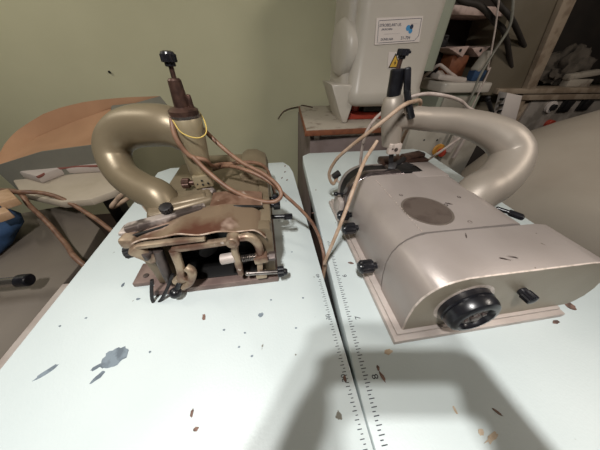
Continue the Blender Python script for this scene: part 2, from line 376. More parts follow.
# handwheel on the end cover
c = V((.302, .1525, .086))
m = MB(); m.lathe(c+V((0, .001, 0)), (0, -1, 0), [(0, .050), (.0012, .050), (.0014, .044), (.0008, .0435)], 48); m.build('wheel_rim', 'bare', RM)
m = MB(); m.lathe(c, (0, -1, 0), [(0, .043), (.006, .043), (.009, .0435), (.011, .041), (.013, .0425), (.020, .042), (.026, .039), (.029, .034), (.0295, .029), (.027, .0265), (.022, .025), (.021, .004)], 56); w = m.build('handwheel', 'black', RM, 30)
m = MB(); m.lathe(c+V((0, -.020, 0)), (0, -1, 0), [(0, .022), (.003, .022), (.004, .019), (.004, .008), (.007, .008), (.008, .006)], 32)
for a in range(4):
    q = c+V((math.cos(a*1.57+.5)*.0135, -.024, math.sin(a*1.57+.5)*.0135)); m.cyl(q, q+V((0, -.003, 0)), .004, n=10)
m.build('wheel_hub', 'iron', w)
m = MB(); q = V((0.4009, 0.1525, 0.1026)); m.cyl(q, q+V((0, -.010, 0)), .008); m.knurl(q+V((0, -.006, 0)), (.03, -1, 0), .015, .0098, 28); m.sphere(q+V((0, -.020, 0)), .0078, (1, .35, 1)); m.build('cover_knob', 'black', RM)
# black knobs along the left flank
for (y, z, r, L) in ((.275, .054, .0145, .028), (.441, .067, .0135, .026), (.390, .064, .0145, .028)):
    m = MB(); m.cyl((.214, y, z), (.200, y, z), .007); m.knurl((.203, y, z), (-1, 0, 0), L, r, 30); m.lathe((.203-L, y, z), (-1, 0, 0), [(-.002, r*.8), (.003, r*.7), (.004, r*.3)], 20); m.build('side_knob', 'black', RM)
m = MB(); m.cyl((.22, .52, .085), (.193, .522, .085), .0035); m.sphere((.190, .522, .085), .007); m.build('latch_pin', 'black', RM)
m = MB(); m.box((.198, .50, .012), (.214, .56, .070), .006); m.build('side_bracket', 'pinkmetal', RM)
m = MB(); m.cyl((.215, .585, .12), (.198, .59, .105), .010, .009); m.build('cable_gland', 'blackmat', RM)
m = MB(); m.cyl((0.5435, 0.3577, 0.1150), (0.5650, 0.3297, 0.1150), .005); m.obox((0.5580, 0.3388, 0.1150), (0.5796, 0.3160, 0.1120), .020, .012, .005); m.obox((.484, .30, .107), (.56, .285, .107), .008, .006); m.build('side_latch', 'black', RM)

# ------------------------------------------------------------------ khaki machine (left)
LM = thing('sewing_machine', (-.14, .45, 0), 'worn khaki sewing machine with open front linkage and rusty cover, on the left table', 'sewing machine')
m = MB(); m.box((-.262, .303, 0), (.003, .66, .016), .002); m.box((-.312, .333, 0), (-.255, .392, .012), .002); m.build('base_plate', 'plate', LM)
m = MB(); m.lathe((-.29, .352, .012), (0, 0, 1), [(0, .006), (.002, .006), (.0025, .004)], 14); m.build('bolt', 'iron', LM)
# right wall with the curved inner cut, left wall, deck, back box
arch = [(-.002, .016), (-.002, .134), (-.006, .144), (-.016, .148), (-.06, .148), (-.062, .138), (-.046, .134), (-.034, .124), (-.028, .105), (-.026, .016)]
m = MB(); m.prism(arch, XZ, .318, .345, .002); m.box((-.026, .345, .016), (-.002, .70, .146), .004); m.build('right_wall', 'gold', LM)
m = MB(); m.prism([(-.258, .145), (-.222, .145), (-.214, .016), (-.25, .016), (-.25, .06)], XZ, .322, .345, .002); m.box((-.25, .345, .016), (-.226, .66, .13), .004); m.build('left_wall', 'gold', LM)
m = MB(); m.box((-.255, .40, .122), (-.02, .665, .140), .006); m.build('deck', 'gold', LM)
m = MB(); m.box((-.222, .655, .016), (-.002, .71, .146), .006); m.box((-.20, .649, .06), (-.04, .656, .142), .002); m.prism([(-.075, .016), (-.075, .15), (-.06, .160), (-.03, .160), (-.004, .146), (.003, .12), (.003, .016)], XZ, .54, .71, .004); m.build('rear_housing', 'gold', LM)
m = MB(); m.box((-.225, .39, .016), (-.027, .425, .118), .003); m.box((-.222, .322, .015), (-.028, .392, .019), .001); m.build('inner_wall', 'dark', LM)  # near-black sheets line the back and floor of the front opening
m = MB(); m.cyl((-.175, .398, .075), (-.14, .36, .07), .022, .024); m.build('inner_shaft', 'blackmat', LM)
# arched copper-brown cover, wavy front lip
def cov(t, s):      # t across x 0..1, s depth 0..1
    x = -.243+t*.228; y = .309+s*.066+.004*math.sin(t*9)*(1-s)
    z = .148+.012*math.sin(math.pi*min(1, t*1.05))+.010*math.exp(-((t-.72)/.2)**2)*(s)+.002*math.sin(t*22)*(1-s)-.016*max(0, (t-.9)/.1)**2+.004*s
    return V((x, y, z))
def sheet(fn, nu, nv, th=.003):
    mb = MB(); g = [[fn(i/nu, j/nv) for i in range(nu+1)] for j in range(nv+1)]
    vs = [p for r in g for p in r]+[p-V((0, 0, th)) for r in g for p in r]; W = nu+1; O = W*(nv+1); fs = []
    for j in range(nv):
        for i in range(nu):
            a = j*W+i; fs.append((a, a+1, a+W+1, a+W)); fs.append((O+a+W, O+a+W+1, O+a+1, O+a))
    for i in range(nu): fs.append((i, O+i, O+i+1, i+1)); a = nv*W+i; fs.append((a+1, O+a+1, O+a, a))
    for j in range(nv): a = j*W; fs.append((a+W, O+a+W, O+a, a)); a = j*W+nu; fs.append((a, O+a, O+a+W, a+W))
    mb.faces(vs, fs); return mb
sheet(cov, 48, 12).build('front_cover', 'copper', LM, 60)
m = MB(); m.tube([cov(i/24, 0)+V((0, -.001, -.001)) for i in range(25)], .0017, 8, 3); m.build('cover_lip', 'coppere', LM, 60)
def cov2(t, s):
    x = -.125+t*.107; y = .385+s*.06-.012*math.sin(t*3.1)*1; z = .149+.016*math.sin(math.pi*(.15+.8*t))+.002*s
    return V((x, y, z))
sheet(cov2, 24, 6).build('curved_plate', 'rusty', LM, 60)
m = MB(); m.tube([cov2(i/14, .02)+V((0, -.002, .001)) for i in range(15)], .003, 8, 3); m.build('plate_groove', 'dark', LM, 60)
# clamp bar with its knob, front-left casting
m = MB(); m.obox((-.258, .338, .158), (-.130, .386, .160), .026, .010, .003); m.obox((-.256, .330, .159), (-.134, .376, .162), .010, .014, .002); m.box((-.270, .326, .148), (-.238, .356, .158), .005); m.build('clamp_bar', 'iron', LM)
m = MB(); m.obox((-.25, .318, .1525), (-.136, .362, .1545), .006, .008); m.build('clamp_groove', 'dark', LM)
m = MB(); m.cyl((-.196, .372, .160), (-.196, .372, .170), .006); m.knurl((-.196, .372, .168), (0, -.2, 1), .012, .012, 28); m.build('clamp_knob', 'blackmat', LM)
m = MB(); m.obox((-.251, .307, .146), (-.247, .36, .146), .026, .022, .006); m.obox((-.246, .31, .14), (-.222, .317, .10), .026, .022, .005); m.obox((-.236, .307, .142), (-.12, .306, .148), .012, .008, .002); m.build('front_bracket', 'dirty', LM)
m = MB(); m.cyl((-.250, .333, .118), (-.264, .328, .114), .008); m.knurl((-.258, .329, .114), (-1, -.2, -.1), .018, .0125, 28); m.build('bracket_knob', 'blackmat', LM)
m = MB(); m.cyl((-.232, .300, .119), (-.226, .315, .119), .009); m.build('bolt', 'iron', LM)
# linkage behind the front opening
y = .306
m = MB(); m.obox((-0.1828, 0.3060, 0.1282), (-0.0692, 0.3060, 0.1356), .013, .013, .004); m.build('link_rail', 'dirty', LM)
m = MB(); q = V((-0.0732, 0.3020, 0.1411)); m.cyl(q+V((0, -.012, 0)), q+V((0, .02, 0)), .012); m.lathe(q+V((0, -.012, 0)), (0, -1, 0), [(0, .006), (.002, .006), (.0025, .004)], 14); m.build('pivot', 'dirty', LM)
m = MB(); m.tube([(-0.0646, 0.3050, 0.1409), (-0.0448, 0.3050, 0.1409), (-0.0322, 0.3050, 0.1240), (-0.0291, 0.3050, 0.0990), (-0.0322, 0.3050, 0.0700)], [.007, .0085, .0085, .008, .0075], 12); m.build('curved_arm', 'dirty', LM)
m = MB(); m.tube([(-0.0717, 0.3040, 0.1302), (-0.0753, 0.3020, 0.1089), (-0.0739, 0.3000, 0.0824), (-0.0740, 0.3000, 0.0449)], [.0075, .007, .008, .006], 12); m.build('hanging_lever', 'dirty', LM)
m = MB(); m.cyl((-0.1046, 0.3020, 0.0923), (-0.0776, 0.3020, 0.0953), .0105, n=24); m.build('roller', 'pinkmetal', LM)
m = MB()
A, B = V((-0.0653, 0.3020, 0.0890)), V((-0.0379, 0.3020, 0.0906)); d = B-A
m.tube([A+d*(i/60)+V((0, math.cos(i*.84)*.0062, math.sin(i*.84)*.0062)) for i in range(61)], .0014, 6, 2); m.build('spring', 'steel', LM)
m = MB(); m.obox((-0.0426, 0.3020, 0.0840), (-0.0146, 0.3020, 0.0870), .018, .018, .003); m.obox((-0.0320, 0.3040, 0.0711), (-0.0360, 0.3040, 0.0329), .010, .012, .002); m.build('spring_block', 'dirty', LM)
m = MB(); m.cyl((-0.0165, 0.3020, 0.0873), (-0.0085, 0.3020, 0.0876), .006); m.knurl((-0.0135, 0.3020, 0.0877), (1, -.05, 0), .014, .0095, 12, .0015); m.build('lock_nut', 'iron', LM)
m = MB(); m.cyl((-0.0634, 0.2980, 0.0471), (0.0071, 0.2980, 0.0411), .0048); m.sphere((-0.0603, 0.2980, 0.0472), .0055); s = m.build('adjusting_shaft', 'steel', LM)
m = MB(); m.knurl((0.0017, 0.2980, 0.0411), (1, 0, 0), .014, .0115, 28); m.cyl((0.0113, 0.2980, 0.0394), (0.0220, 0.2980, 0.0375), .0085, .007); m.build('shaft_knob', 'black', s)
m = MB(); m.obox((-0.0447, 0.3040, 0.0311), (-0.0211, 0.3040, 0.0319), .014, .016, .003); m.build('shaft_block', 'dirty', LM)
m = MB(); m.tube([(-0.1804, 0.3060, 0.1253), (-0.1804, 0.3030, 0.1073), (-0.1813, 0.3000, 0.0854), (-0.1867, 0.2980, 0.0553)], [.009, .0085, .008, .008], 12); m.build('link_rod', 'dirty', LM)
m = MB(); m.tube([(-0.2088, 0.3100, 0.1253), (-0.2136, 0.3100, 0.0936), (-0.2172, 0.3100, 0.0583), (-0.2215, 0.3100, 0.0294)], [.008, .0095, .009, .006], 12); m.build('side_lever', 'iron', LM)
m = MB(); m.cyl((-0.2039, 0.3050, 0.0429), (-0.1754, 0.3000, 0.0570), .011); m.tube([(-0.1722, 0.3020, 0.0815), (-0.1636, 0.2980, 0.0699), (-0.1749, 0.2960, 0.0427), (-0.1924, 0.2960, 0.0293)], [.008, .009, .008, .007], 12); m.build('ball_joint', 'dirty', LM)
m = MB(); m.sphere((-0.2068, 0.2880, 0.0232), .0115); m.cyl((-0.2013, 0.2900, 0.0329), (-0.1922, 0.2950, 0.0475), .005); m.build('lever_ball', 'black', LM)
m = MB(); m.tube([(-0.2422, 0.3000, 0.0569), (-0.2512, 0.2940, 0.0308), (-0.2575, 0.2900, 0.0063), (-0.2560, 0.2900, -0.0073), (-0.2425, 0.2900, 0.0028), (-0.2219, 0.2940, 0.0314), (-0.2019, 0.3030, 0.0643)], .0034, 10); m.build('wire_hook', 'blackmat', LM)
# arm, post, spindle
m = MB()
m.tube([(-.156, .503, .262), (-0.1923, 0.5100, 0.2821), (-0.2484, 0.5300, 0.2805), (-0.2919, 0.5400, 0.2710), (-0.3230, 0.5350, 0.2506), (-0.3322, 0.5200, 0.2212), (-0.3159, 0.4950, 0.1894), (-0.2784, 0.4700, 0.1680), (-0.2457, 0.4550, 0.1539), (-.232, .440, .125)],
       [.034, .040, .042, .040, .036, .033, .032, .034, .036, .036], 32, 10)
m.build('arm', 'goldarm', LM, 60)
m = MB(); m.obox((-.262, .425, .138), (-.135, .468, .146), .085, .022, .008); m.obox((-.215, .425, .15), (-.14, .445, .152), .03, .014, .006); m.build('arm_foot', 'gold', LM, 50)
m = MB(); m.lathe((-.153, .496, .168), (.0, .006, 1), [(0, .021), (.004, .024), (.06, .026), (.11, .0295), (.134, .0300), (.138, .027)], 36); m.build('needle_post', 'goldpost', LM, 50)
m = MB(); m.obox((-.168, .472, .174), (-.128, .478, .176), .016, .030, .003); m.build('needle_clamp', 'goldpost', LM)
m = MB()
for dx, dz in ((-.012, -.004), (0, .004), (0, -.006), (.012, -.003)): q = V((-.148+dx, .4665, .175+dz)); m.cyl(q, q+V((0, -.0015, 0)), .0026, n=10)
m.build('clamp_screw', 'dark', LM)
m = MB(); m.cyl((-.162, .474, .172), (-.185, .472, .172), .006); m.knurl((-.177, .472, .172), (-1, 0, 0), .016, .0115, 28); m.build('clamp_thumbscrew', 'bronze', LM)
m = MB(); m.obox((-.15, .482, .156), (-.133, .462, .146), .024, .010, .003); m.build('presser_foot', 'iron', LM)
m = MB(); m.lathe((-.153, .497, .304), (0, .006, 1), [(-.001, .0295), (.004, .0295)], 32); m.build('collar_ring', 'steel', LM)
m = MB(); m.lathe((-.153, .497, .308), (-.002, .004, 1), [(0, .027), (.008, .0275), (.012, .022), (.014, .014), (.056, .0115), (.059, .009)], 30); m.obox((-.136, .495, .316), (-.138, .497, .342), .010, .010, .003); m.build('spindle_sleeve', 'bronze', LM)
m = MB(); m.cyl((-.153, .498, .355), (-.1525, .5, .392), .0042); m.build('spindle', 'bronze', LM)
m = MB(); m.cyl((-.1525, .4995, .384), (-.1525, .4995, .393), .009); m.knurl((-.1525, .4995, .390), (.02, 0, 1), .012, .0130, 30); m.lathe((-.1523, .4995, .4015), (.02, 0, 1), [(0, .0115), (.003, .010), (.0045, .006)], 24); m.build('spindle_knob', 'black', LM)
# thumbscrews on the right flank
for yy, z, r in ((.475, .112, .015), (.44, .118, .0125)):
    m = MB(); m.cyl((-.004, yy, z), (.020, yy, z), .007); m.knurl((.006, yy, z), (1, 0, 0), .016, r, 24); m.build('side_knob', 'black', LM)
m = MB(); m.cyl((-.004, .43, .09), (.046, .425, .09), .0055); m.obox((.018, .425, .062), (.018, .425, .118), .014, .012, .003); m.knurl((.03, .425, .09), (1, 0, 0), .02, .0075, 20); m.build('cross_handle', 'black', LM)

# ------------------------------------------------------------------ cables of the two machines
def cable(name, pts, r, mt, label, cat='cable'):
    mb = MB(); mb.tube(pts, r, 10, 10); o = mb.build(name, mt, None, 60); tag(o, label, cat); return o
cable('cable', [(.02, .60, .03), (-.01, .575, .158), (-0.1030, 0.5300, 0.1885), (-0.1223, 0.4900, 0.2019), (-0.1291, 0.4650, 0.2266), (-0.1545, 0.4600, 0.2384), (-0.1697, 0.4620, 0.2702), (-0.1725, 0.4750, 0.2997), (-0.1730, 0.5000, 0.3083), (-0.1601, 0.5350, 0.3046), (-0.1360, 0.5400, 0.2685), (-0.0995, 0.5200, 0.2336), (-0.0591, 0.4900, 0.2081), (-0.0135, 0.4600, 0.1924), (0.0173, 0.4300, 0.1761), (0.0238, 0.4100, 0.1594), (0.0031, 0.4050, 0.1487), (-0.0393, 0.4100, 0.1569), (-0.0825, 0.4200, 0.1791), (-0.1227, 0.4400, 0.2108), (-0.1468, 0.4520, 0.2391)], .0048, 'cableb',
      'brown cable looped around the post of the khaki machine', 'cable')
cable('cable', [(-0.1448, 0.5600, 0.1614), (-0.0914, 0.5000, 0.1958), (-0.0446, 0.4700, 0.1945), (-0.0017, 0.4500, 0.1768), (0.0387, 0.4300, 0.1433), (0.0757, 0.4200, 0.1040), (0.1029, 0.4100, 0.0651), (0.1180, 0.3850, 0.0277), (.121, .35, -.02), (.117, .36, -.20), (.12, .50, -.6)], .0042, 'cableb',
      'brown cable running from the khaki machine down into the gap between tables')
MB().tube([(-0.1669, 0.4660, 0.3035), (-0.1552, 0.4580, 0.2840), (-0.1313, 0.4600, 0.2733), (-0.1159, 0.4750, 0.2779), (-0.1207, 0.5050, 0.2950), (-0.1406, 0.5300, 0.3127), (-0.1711, 0.5320, 0.3054), (-0.1791, 0.5000, 0.3012), (-0.1676, 0.4680, 0.3030)], .0012, 8, 8).build('cord', 'cord', None, 60)
tag(bpy.data.objects['cord'], 'thin yellow cord looped round the post of the khaki machine', 'cord')
cable('cable', [(0.2678, 0.5000, 0.2400), (0.2577, 0.4900, 0.2318), (0.2174, 0.4400, 0.2194), (0.1875, 0.4000, 0.1876), (0.1606, 0.3650, 0.1402), (0.1387, 0.3450, 0.0878), (0.1175, 0.3350, 0.0118), (.1235, .345, -.02), (.119, .36, -.2), (.135, .50, -.6)], .0042, 'cablep',
      'beige cable with frayed tip running from the silver machine into the gap')
cable('cable', [(.212, .588, .108), (0.1989, 0.5850, 0.0829), (0.1809, 0.5800, 0.1204), (0.1907, 0.5600, 0.1717), (0.2136, 0.5300, 0.2173), (0.2405, 0.5000, 0.2594), (0.2690, 0.4850, 0.2926), (0.3002, 0.4900, 0.3149), (0.3426, 0.5200, 0.3190), (0.4004, 0.5700, 0.3032), (.40, .60, .20), (.43, .64, .06), (.45, .70, .0045)], .0046, 'cablep',
      'beige cable rising from the silver machine bed and crossing the front of its post')
cable('cable', [(.62, .78, .0045), (.60, .74, .05), (0.6670, 0.6400, 0.2303), (0.5632, 0.6000, 0.2929), (0.5099, 0.5850, 0.3130), (0.4468, 0.5700, 0.3249), (0.4079, 0.5750, 0.3268), (0.3741, 0.5900, 0.3161), (0.3331, 0.5950, 0.2950), (0.3029, 0.6000, 0.2679), (0.2868, 0.6050, 0.2334), (0.2883, 0.6150, 0.2024), (0.2945, 0.6300, 0.1700), (.31, .65, .03), (.29, .68, .0045), (.26, .80, .0045)], .0044, 'cablew',
      'pale cable arching over the arm and behind the post of the silver machine')
# ------------------------------------------------------------------ small table and off-white machine at the back
ST = thing('side_table', (.6, 1.5, FLOOR), 'brown edged small table with worn white top under the off-white machine', 'table')
top = [(0.2096, 1.1660, 0.0800), (.27, 1.80, .08), (1.02, 1.80, .08), (1.02, 1.20, .08)]
MB().prism([(p[0], p[1]) for p in top], XY, .052, .0795, .002).build('edge_board', 'board', ST)
cx, cy = .63, 1.5
MB().prism([(p[0]+(cx-p[0])*.02, p[1]+(cy-p[1])*.02) for p in top], XY, .0795, .081, .0004).build('table_top', 'tabwhite', ST)
m = MB(); m.box((.25, 1.215, -.30), (.98, 1.235, .052), .002); m.box((.26, 1.23, FLOOR), (.28, 1.76, .05), .002); m.box((.96, 1.23, FLOOR), (.98, 1.76, .05), .002); m.build('apron', 'apron', ST)
m = MB(); m.box((.31, 1.208, .035), (.62, 1.214, .046), .001); m.box((.27, 1.207, .020), (.30, 1.213, .045), .001); m.build('metal_strip', 'bare', ST)

WM = thing('sewing_machine', (.62, 1.45, .081), 'off-white sewing machine head with round side cap, on small table by the green wall', 'sewing machine')
bl = [(0.5383, 1.2500, 0.2678), (0.5804, 1.2500, 0.2039), (0.6485, 1.2500, 0.1840), (0.8253, 1.2500, 0.1863), (0.8846, 1.2500, 0.2195), (0.8832, 1.2500, 0.2661)]
pr = [(p[0], p[2]) for p in bl]+[(0.8209, 1.2500, 0.4882)[::2], ((0.7926, 1.2500, 0.5853)[0], .82), ((0.4941, 1.2500, 0.5761)[0]-.0, .82), (0.5141, 1.2500, 0.4477)[::2]]
def rrect(x0, x1, y0, y1, r, n=5):
    out = []
    for cx_, cy_, a0 in ((x1-r, y1-r, 0), (x0+r, y1-r, 90), (x0+r, y0+r, 180), (x1-r, y0+r, 270)):
        for i in range(n+1):
            a = math.radians(a0+90*i/n); out.append((cx_+r*math.cos(a), cy_+r*math.sin(a)))
    return out
xa, xb = (0.4629, 1.2500, 0.2681)[0], (0.8773, 1.2500, 0.2661)[0]
zt, zb = .84, (0.6715, 1.2500, 0.1640)[2]
secs = []
for z, gx, gy in ((zb, -.035, -.05), (zb+.008, -.012, -.02), (zb+.028, 0, 0), (zb+.075, 0, 0), (zb+.095, -.004, -.012), (.45, -.004, -.014), (.60, .0, -.014), (.78, 0, -.014), (zt, -.02, -.03)):
    secs.append([V((u, v, z)) for u, v in rrect(xa-gx*1., xb+gx*1., 1.25-gy, 1.60, .05)])
m = MB(); m.rings(secs); m.build('head', 'white', WM, 50)
m = MB(); m.rings([[V((u, v, z)) for u, v in rrect(xa-.03, xa+.06, 1.33, 1.60, .03)] for z in (.20, .42, .60, .80)]); m.build('column', 'white', WM, 50)
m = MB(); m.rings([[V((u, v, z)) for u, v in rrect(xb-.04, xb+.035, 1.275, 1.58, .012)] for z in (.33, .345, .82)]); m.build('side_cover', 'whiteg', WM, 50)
c = V((xa-.006, 1.405, .415))
m = MB(); m.lathe(c, (-1, -.12, 0), [(-.04, .125), (.018, .122), (.034, .116), (.044, .100), (.047, .05)], 48); m.build('motor_cap', 'white', WM, 50)
m = MB(); m.prism([(0.3654, 1.3200, 0.2698)[::2], (0.5154, 1.3200, 0.2692)[::2], (0.4752, 1.2800, 0.0815)[::2], (0.4481, 1.2800, 0.0822)[::2]], XZ, 1.285, 1.50, .008)
m.build('foot', 'white', WM, 50)
m = MB(); m.box((.47, 1.36, .081), (.80, 1.56, .12), .01); m.cyl((.56, 1.42, .10), (.56, 1.42, .24), .03); m.cyl((.66, 1.40, .11), (.66, 1.40, .26), .018); m.build('bed_plate', 'red', WM)
m = MB(); m.box((.50, 1.40, .115), (.56, 1.52, .22), .008); m.box((.60, 1.37, .12), (.72, 1.44, .165), .006); m.build('needle_area', 'dark', WM)
# printed plate and warning sign on the front
yf = 1.2635
q = [(0.5379, 1.2630, 0.5230), (0.7592, 1.2630, 0.5350), (0.7746, 1.2630, 0.4449), (0.5509, 1.2630, 0.4306)]
lab = MB().prism([(p[0], p[2]) for p in q], XZ, 1.2655, 1.2605).build('name_plate', 'label', WM, 0)
def quadpt(u, v, y=1.2602):
    a, b, c_, d = [V(p) for p in q]; t = a.lerp(b, u); s_ = d.lerp(c_, u); r = t.lerp(s_, v); r.y = y; return r
xd = (V(q[1])-V(q[0])); yd = (V(q[0])-V(q[3]))
hh = yd.length
def lbl(s_, u, v, k, col='navy'): text('plate_text', s_, hh*k, quadpt(u, v), xd, yd, col, lab, .0004)
lbl('STROBELART UE.', .31, .28, .15); lbl('(MUNCHEN)', .24, .43, .10); lbl('_______________________', .36, .58, .07); lbl('DÜNELABA', .26, .81, .13); lbl('31-704', .67, .80, .18); lbl('___________', .82, .25, .06)
m = MB()
for a, b in (((.06, .1), (.97, .08)), ((.97, .08), (.96, .75)), ((.96, .75), (.88, .93)), ((.88, .93), (.08, .93)), ((.05, .93), (.05, .12))):
    m.obox(quadpt(*a), quadpt(*b), .0015, .0006, 0, up=(0, 1, 0))
m.build('plate_border', 'navy', lab, 0)
m = MB(); m.lathe(quadpt(.70, .42), (0, -1, 0), [(-.0004, hh*.11), (.0005, hh*.11)], 20); m.lathe(quadpt(.76, .54), (0, -1, 0), [(-.0004, hh*.10), (.0006, hh*.10)], 20); m.build('plate_emblem', 'blue', lab)
m = MB(); m.lathe(quadpt(.775, .38), (0, -1, 0), [(-.0004, hh*.09), (.0008, hh*.09)], 16); m.build('plate_emblem', 'navy', lab)
tq = [(0.6422, 1.2630, 0.3407), (0.6289, 1.2630, 0.4056), (0.6887, 1.2630, 0.4062), (0.7101, 1.2630, 0.3409)]
st = MB().prism([(p[0], p[2]) for p in tq], XZ, 1.2655, 1.2607).build('warning_sticker', 'label', WM, 0)
def tri(k): 
    a, b, c_ = V((0.6444, 1.2630, 0.3427)), V((0.7121, 1.2630, 0.3430)), V((0.6664, 1.2630, 0.4022)); g = (a+b+c_)/3
    return [((g+(p-g)*k).x, (g+(p-g)*k).z) for p in (a, b, c_)]
MB().prism(tri(1), XZ, 1.261, 1.2602).build('triangle_border', 'dark', st, 0)
MB().prism(tri(.78), XZ, 1.261, 1.2598).build('triangle_field', 'yellow', st, 0)
g = V((sum(p[0] for p in tri(1))/3, 0, sum(p[1] for p in tri(1))/3))
MB().prism([(g.x+u*.011, g.z+v*.011) for u, v in ((.2, 1.2), (-.5, -.1), (0, -.1), (-.3, -1.1), (.6, .25), (.1, .25))], XZ, 1.261, 1.2594).build('lightning_symbol', 'dark', st, 0)

# ------------------------------------------------------------------ clutter behind the silver arm
BN = thing('work_bench', (1.25, 1.45, FLOOR), 'grey work bench with rounded white top behind the arched arm of silver machine', 'bench')
xl, xr = 1.025, (1.3467, 1.3000, 0.2583)[0]
zt = (1.1169, 1.3000, 0.2738)[2]; zb_ = (1.1431, 1.3000, 0.2248)[2]
m = MB(); m.prism(rrect(xl, xr, 1.30, 1.70, .03), XY, zb_, zt, .008); m.build('bench_top', 'white', BN)
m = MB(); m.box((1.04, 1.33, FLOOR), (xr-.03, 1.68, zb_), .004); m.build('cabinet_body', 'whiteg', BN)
m = MB(); a = (1.0722, 1.3200, 0.2024); b = (1.2579, 1.3200, 0.1187); m.box((a[0], 1.322, b[2]), (b[0], 1.331, a[2]), .002); m.build('front_panel', 'greybox', BN)
SW = thing('control_box', (.70, 1.0, -.2), 'pinkish control box with round red button, seen through the arched arm', 'control box')
a = (0.7794, 1.1200, 0.1009); b = (1.2419, 1.1200, -0.1763)
m = MB(); m.box((a[0], 1.12, FLOOR), (b[0], 1.20, a[2]), .004); m.build('box_body', 'greybox', SW)
m = MB(); q1 = V((0.9949, 1.1200, -0.0369)); m.cyl(q1+V((0, .004, 0)), q1+V((0, -.012, 0)), .036); k = m.build('button_collar', 'amber', SW)
m = MB(); m.lathe(q1+V((.006, -.012, -.004)), (0, -1, 0), [(0, .018), (.01, .018), (.014, .025), (.024, .024), (.027, .016)], 24); m.build('stop_button', 'red', k)
for p in ((0.8804, 1.1200, 0.0244), (0.9620, 1.1200, 0.0214), (1.0747, 1.1200, 0.0230)): MB().cyl(p, V(p)+V((0, -.003, 0)), .005, n=10).build('screw', 'dark', SW)
m = MB(); a = (1.1273, 1.2100, 0.0570); b = (1.5713, 1.2100, -0.2367); m.box((a[0], 1.21, FLOOR), (b[0], 1.28, a[2]), .004); o = m.build('dark_filler', 'niche', None); tag(o, 'dark filler block added in the gap seen through the arched arm, right of the control box', 'dark_filler')  # filler block put in to darken the gap beside the control box
m = MB(); m.obox((1.0195, 1.0500, 0.1025), (1.0004, 1.0500, -0.0231), .02, .02); m.obox((1.0671, 1.0500, 0.1012), (1.0502, 1.0500, -0.0599), .016, .016); o = m.build('metal_bracket', 'pinkmetal', None); tag(o, 'two pinkish metal bars beside the red stop button', 'bracket')
m = MB(); m.prism([(1.5154, 1.3300, 0.0580)[::2], (1.6492, 1.3300, 0.0422)[::2], (1.5805, 1.3300, 0.2064)[::2], (1.4614, 1.3300, 0.2234)[::2]], XZ, 1.30, 1.36, .003); m.box((xr-.06, 1.33, .06), ((1.5460, 1.3300, 0.1230)[0], 1.35, .10), .002); CB = m.build('connector_box', 'label', BN)
m = MB()
for p in ((1.4399, 1.3000, 0.1909), (1.4552, 1.3000, 0.1583), (1.4675, 1.3000, 0.1245)): m.box((p[0]-.008, 1.296, p[2]-.008), (p[0]+.02, 1.302, p[2]+.006), .001)
m.build('slot', 'dark', CB)
m = MB(); m.cyl((1.3527, 1.3000, 0.1866), (1.4387, 1.3100, 0.1116), .012); m.sphere((1.3459, 1.3000, 0.1972), .014); o = m.build('plug', 'blackmat', None); tag(o, 'black plug hanging beside the white connector box', 'plug')
# shelf with machine parts
SH = thing('shelf', (1.2, 1.7, .2), 'open dark shelf with pale board across its top, right of the off-white machine', 'shelf')
a = (0.9808, 1.5000, 0.6064); b = (1.4574, 1.5000, 0.5683)
m = MB(); m.box((a[0], 1.5, b[2]), (b[0], 1.75, a[2]), .003); m.build('shelf_board', 'pinkpart', SH)
m = MB(); m.box((a[0]-.1, 1.72, zt), (b[0], 1.74, b[2]), .002); m.box((a[0]-.1, 1.68, zt), (a[0]-.08, 1.74, b[2]), .001); m.build('back_panel', 'niche', SH)
m = MB(); m.box((a[0]+.02, 1.52, a[2]), (b[0]-.1, 1.73, a[2]+.3), .004); o = m.build('storage_box', 'niche', None); tag(o, 'dark box standing on the pale shelf board', 'box')
m = MB(); m.box(((1.1701, 1.5500, 0.3796)[0], 1.5, zt), ((1.2817, 1.5500, 0.3806)[0], 1.6, (1.1787, 1.5000, 0.3953)[2]), .004); o = m.build('terminal_block', 'board', None); tag(o, 'reddish brown block standing on the white bench top', 'block')
for a3, lb in ((((1.0966, 1.5000, 0.4270), (1.2295, 1.5000, 0.4379), (1.2106, 1.5000, 0.3861)), 'left of the two pink triangular brackets on the shelf'), (((1.2480, 1.5000, 0.4290), (1.3704, 1.5000, 0.4398), (1.3200, 1.5000, 0.3870)), 'right of the two pink triangular brackets on the shelf')):
    t = thing('bracket', a3[2], lb, 'bracket', None)
    m = MB(); m.prism([p[::2] for p in a3], XZ, 1.47, 1.70, .003); m.build('bracket_plate', 'pinkpart', t)
    g = (V(a3[0])+V(a3[1])+V(a3[2]))/3; g.y = 1.47; m = MB(); m.cyl(g, g+V((0, -.003, 0)), .008); m.build('hole', 'dark', t)
m = MB(); m.box(((1.1215, 1.6000, 0.5553)[0], 1.6, zt), ((1.1734, 1.6000, 0.5566)[0], 1.66, (1.1738, 1.6000, 0.4898)[2]), .003); m.cyl((1.1024, 1.6000, 0.4839), (1.1626, 1.6000, 0.4850), .007); m.cyl((1.1324, 1.6000, 0.4844), (1.1849, 1.6100, 0.4478), .006); m.cyl((1.1934, 1.6200, 0.4529), (1.1519, 1.6200, 0.4523), .005); o = m.build('clamp', 'blackmat', None); tag(o, 'small black T-handled clamp standing beside the off-white machine', 'clamp')
m = MB(); m.obox((1.2667, 1.4000, 0.3182), (1.3272, 1.4200, 0.4118), .05, .04, .012); o = m.build('connector', 'greybox', None); tag(o, 'grey plastic connector leaning on the bench top', 'connector')
m = MB(); m.box(((1.2540, 1.4000, 0.2935)[0], 1.38, zt), ((1.3361, 1.4000, 0.2935)[0], 1.43, (1.2611, 1.4000, 0.3279)[2]), .006); o = m.build('blue_block', 'bluecl', None); tag(o, 'small blue block on the white bench top', 'block')
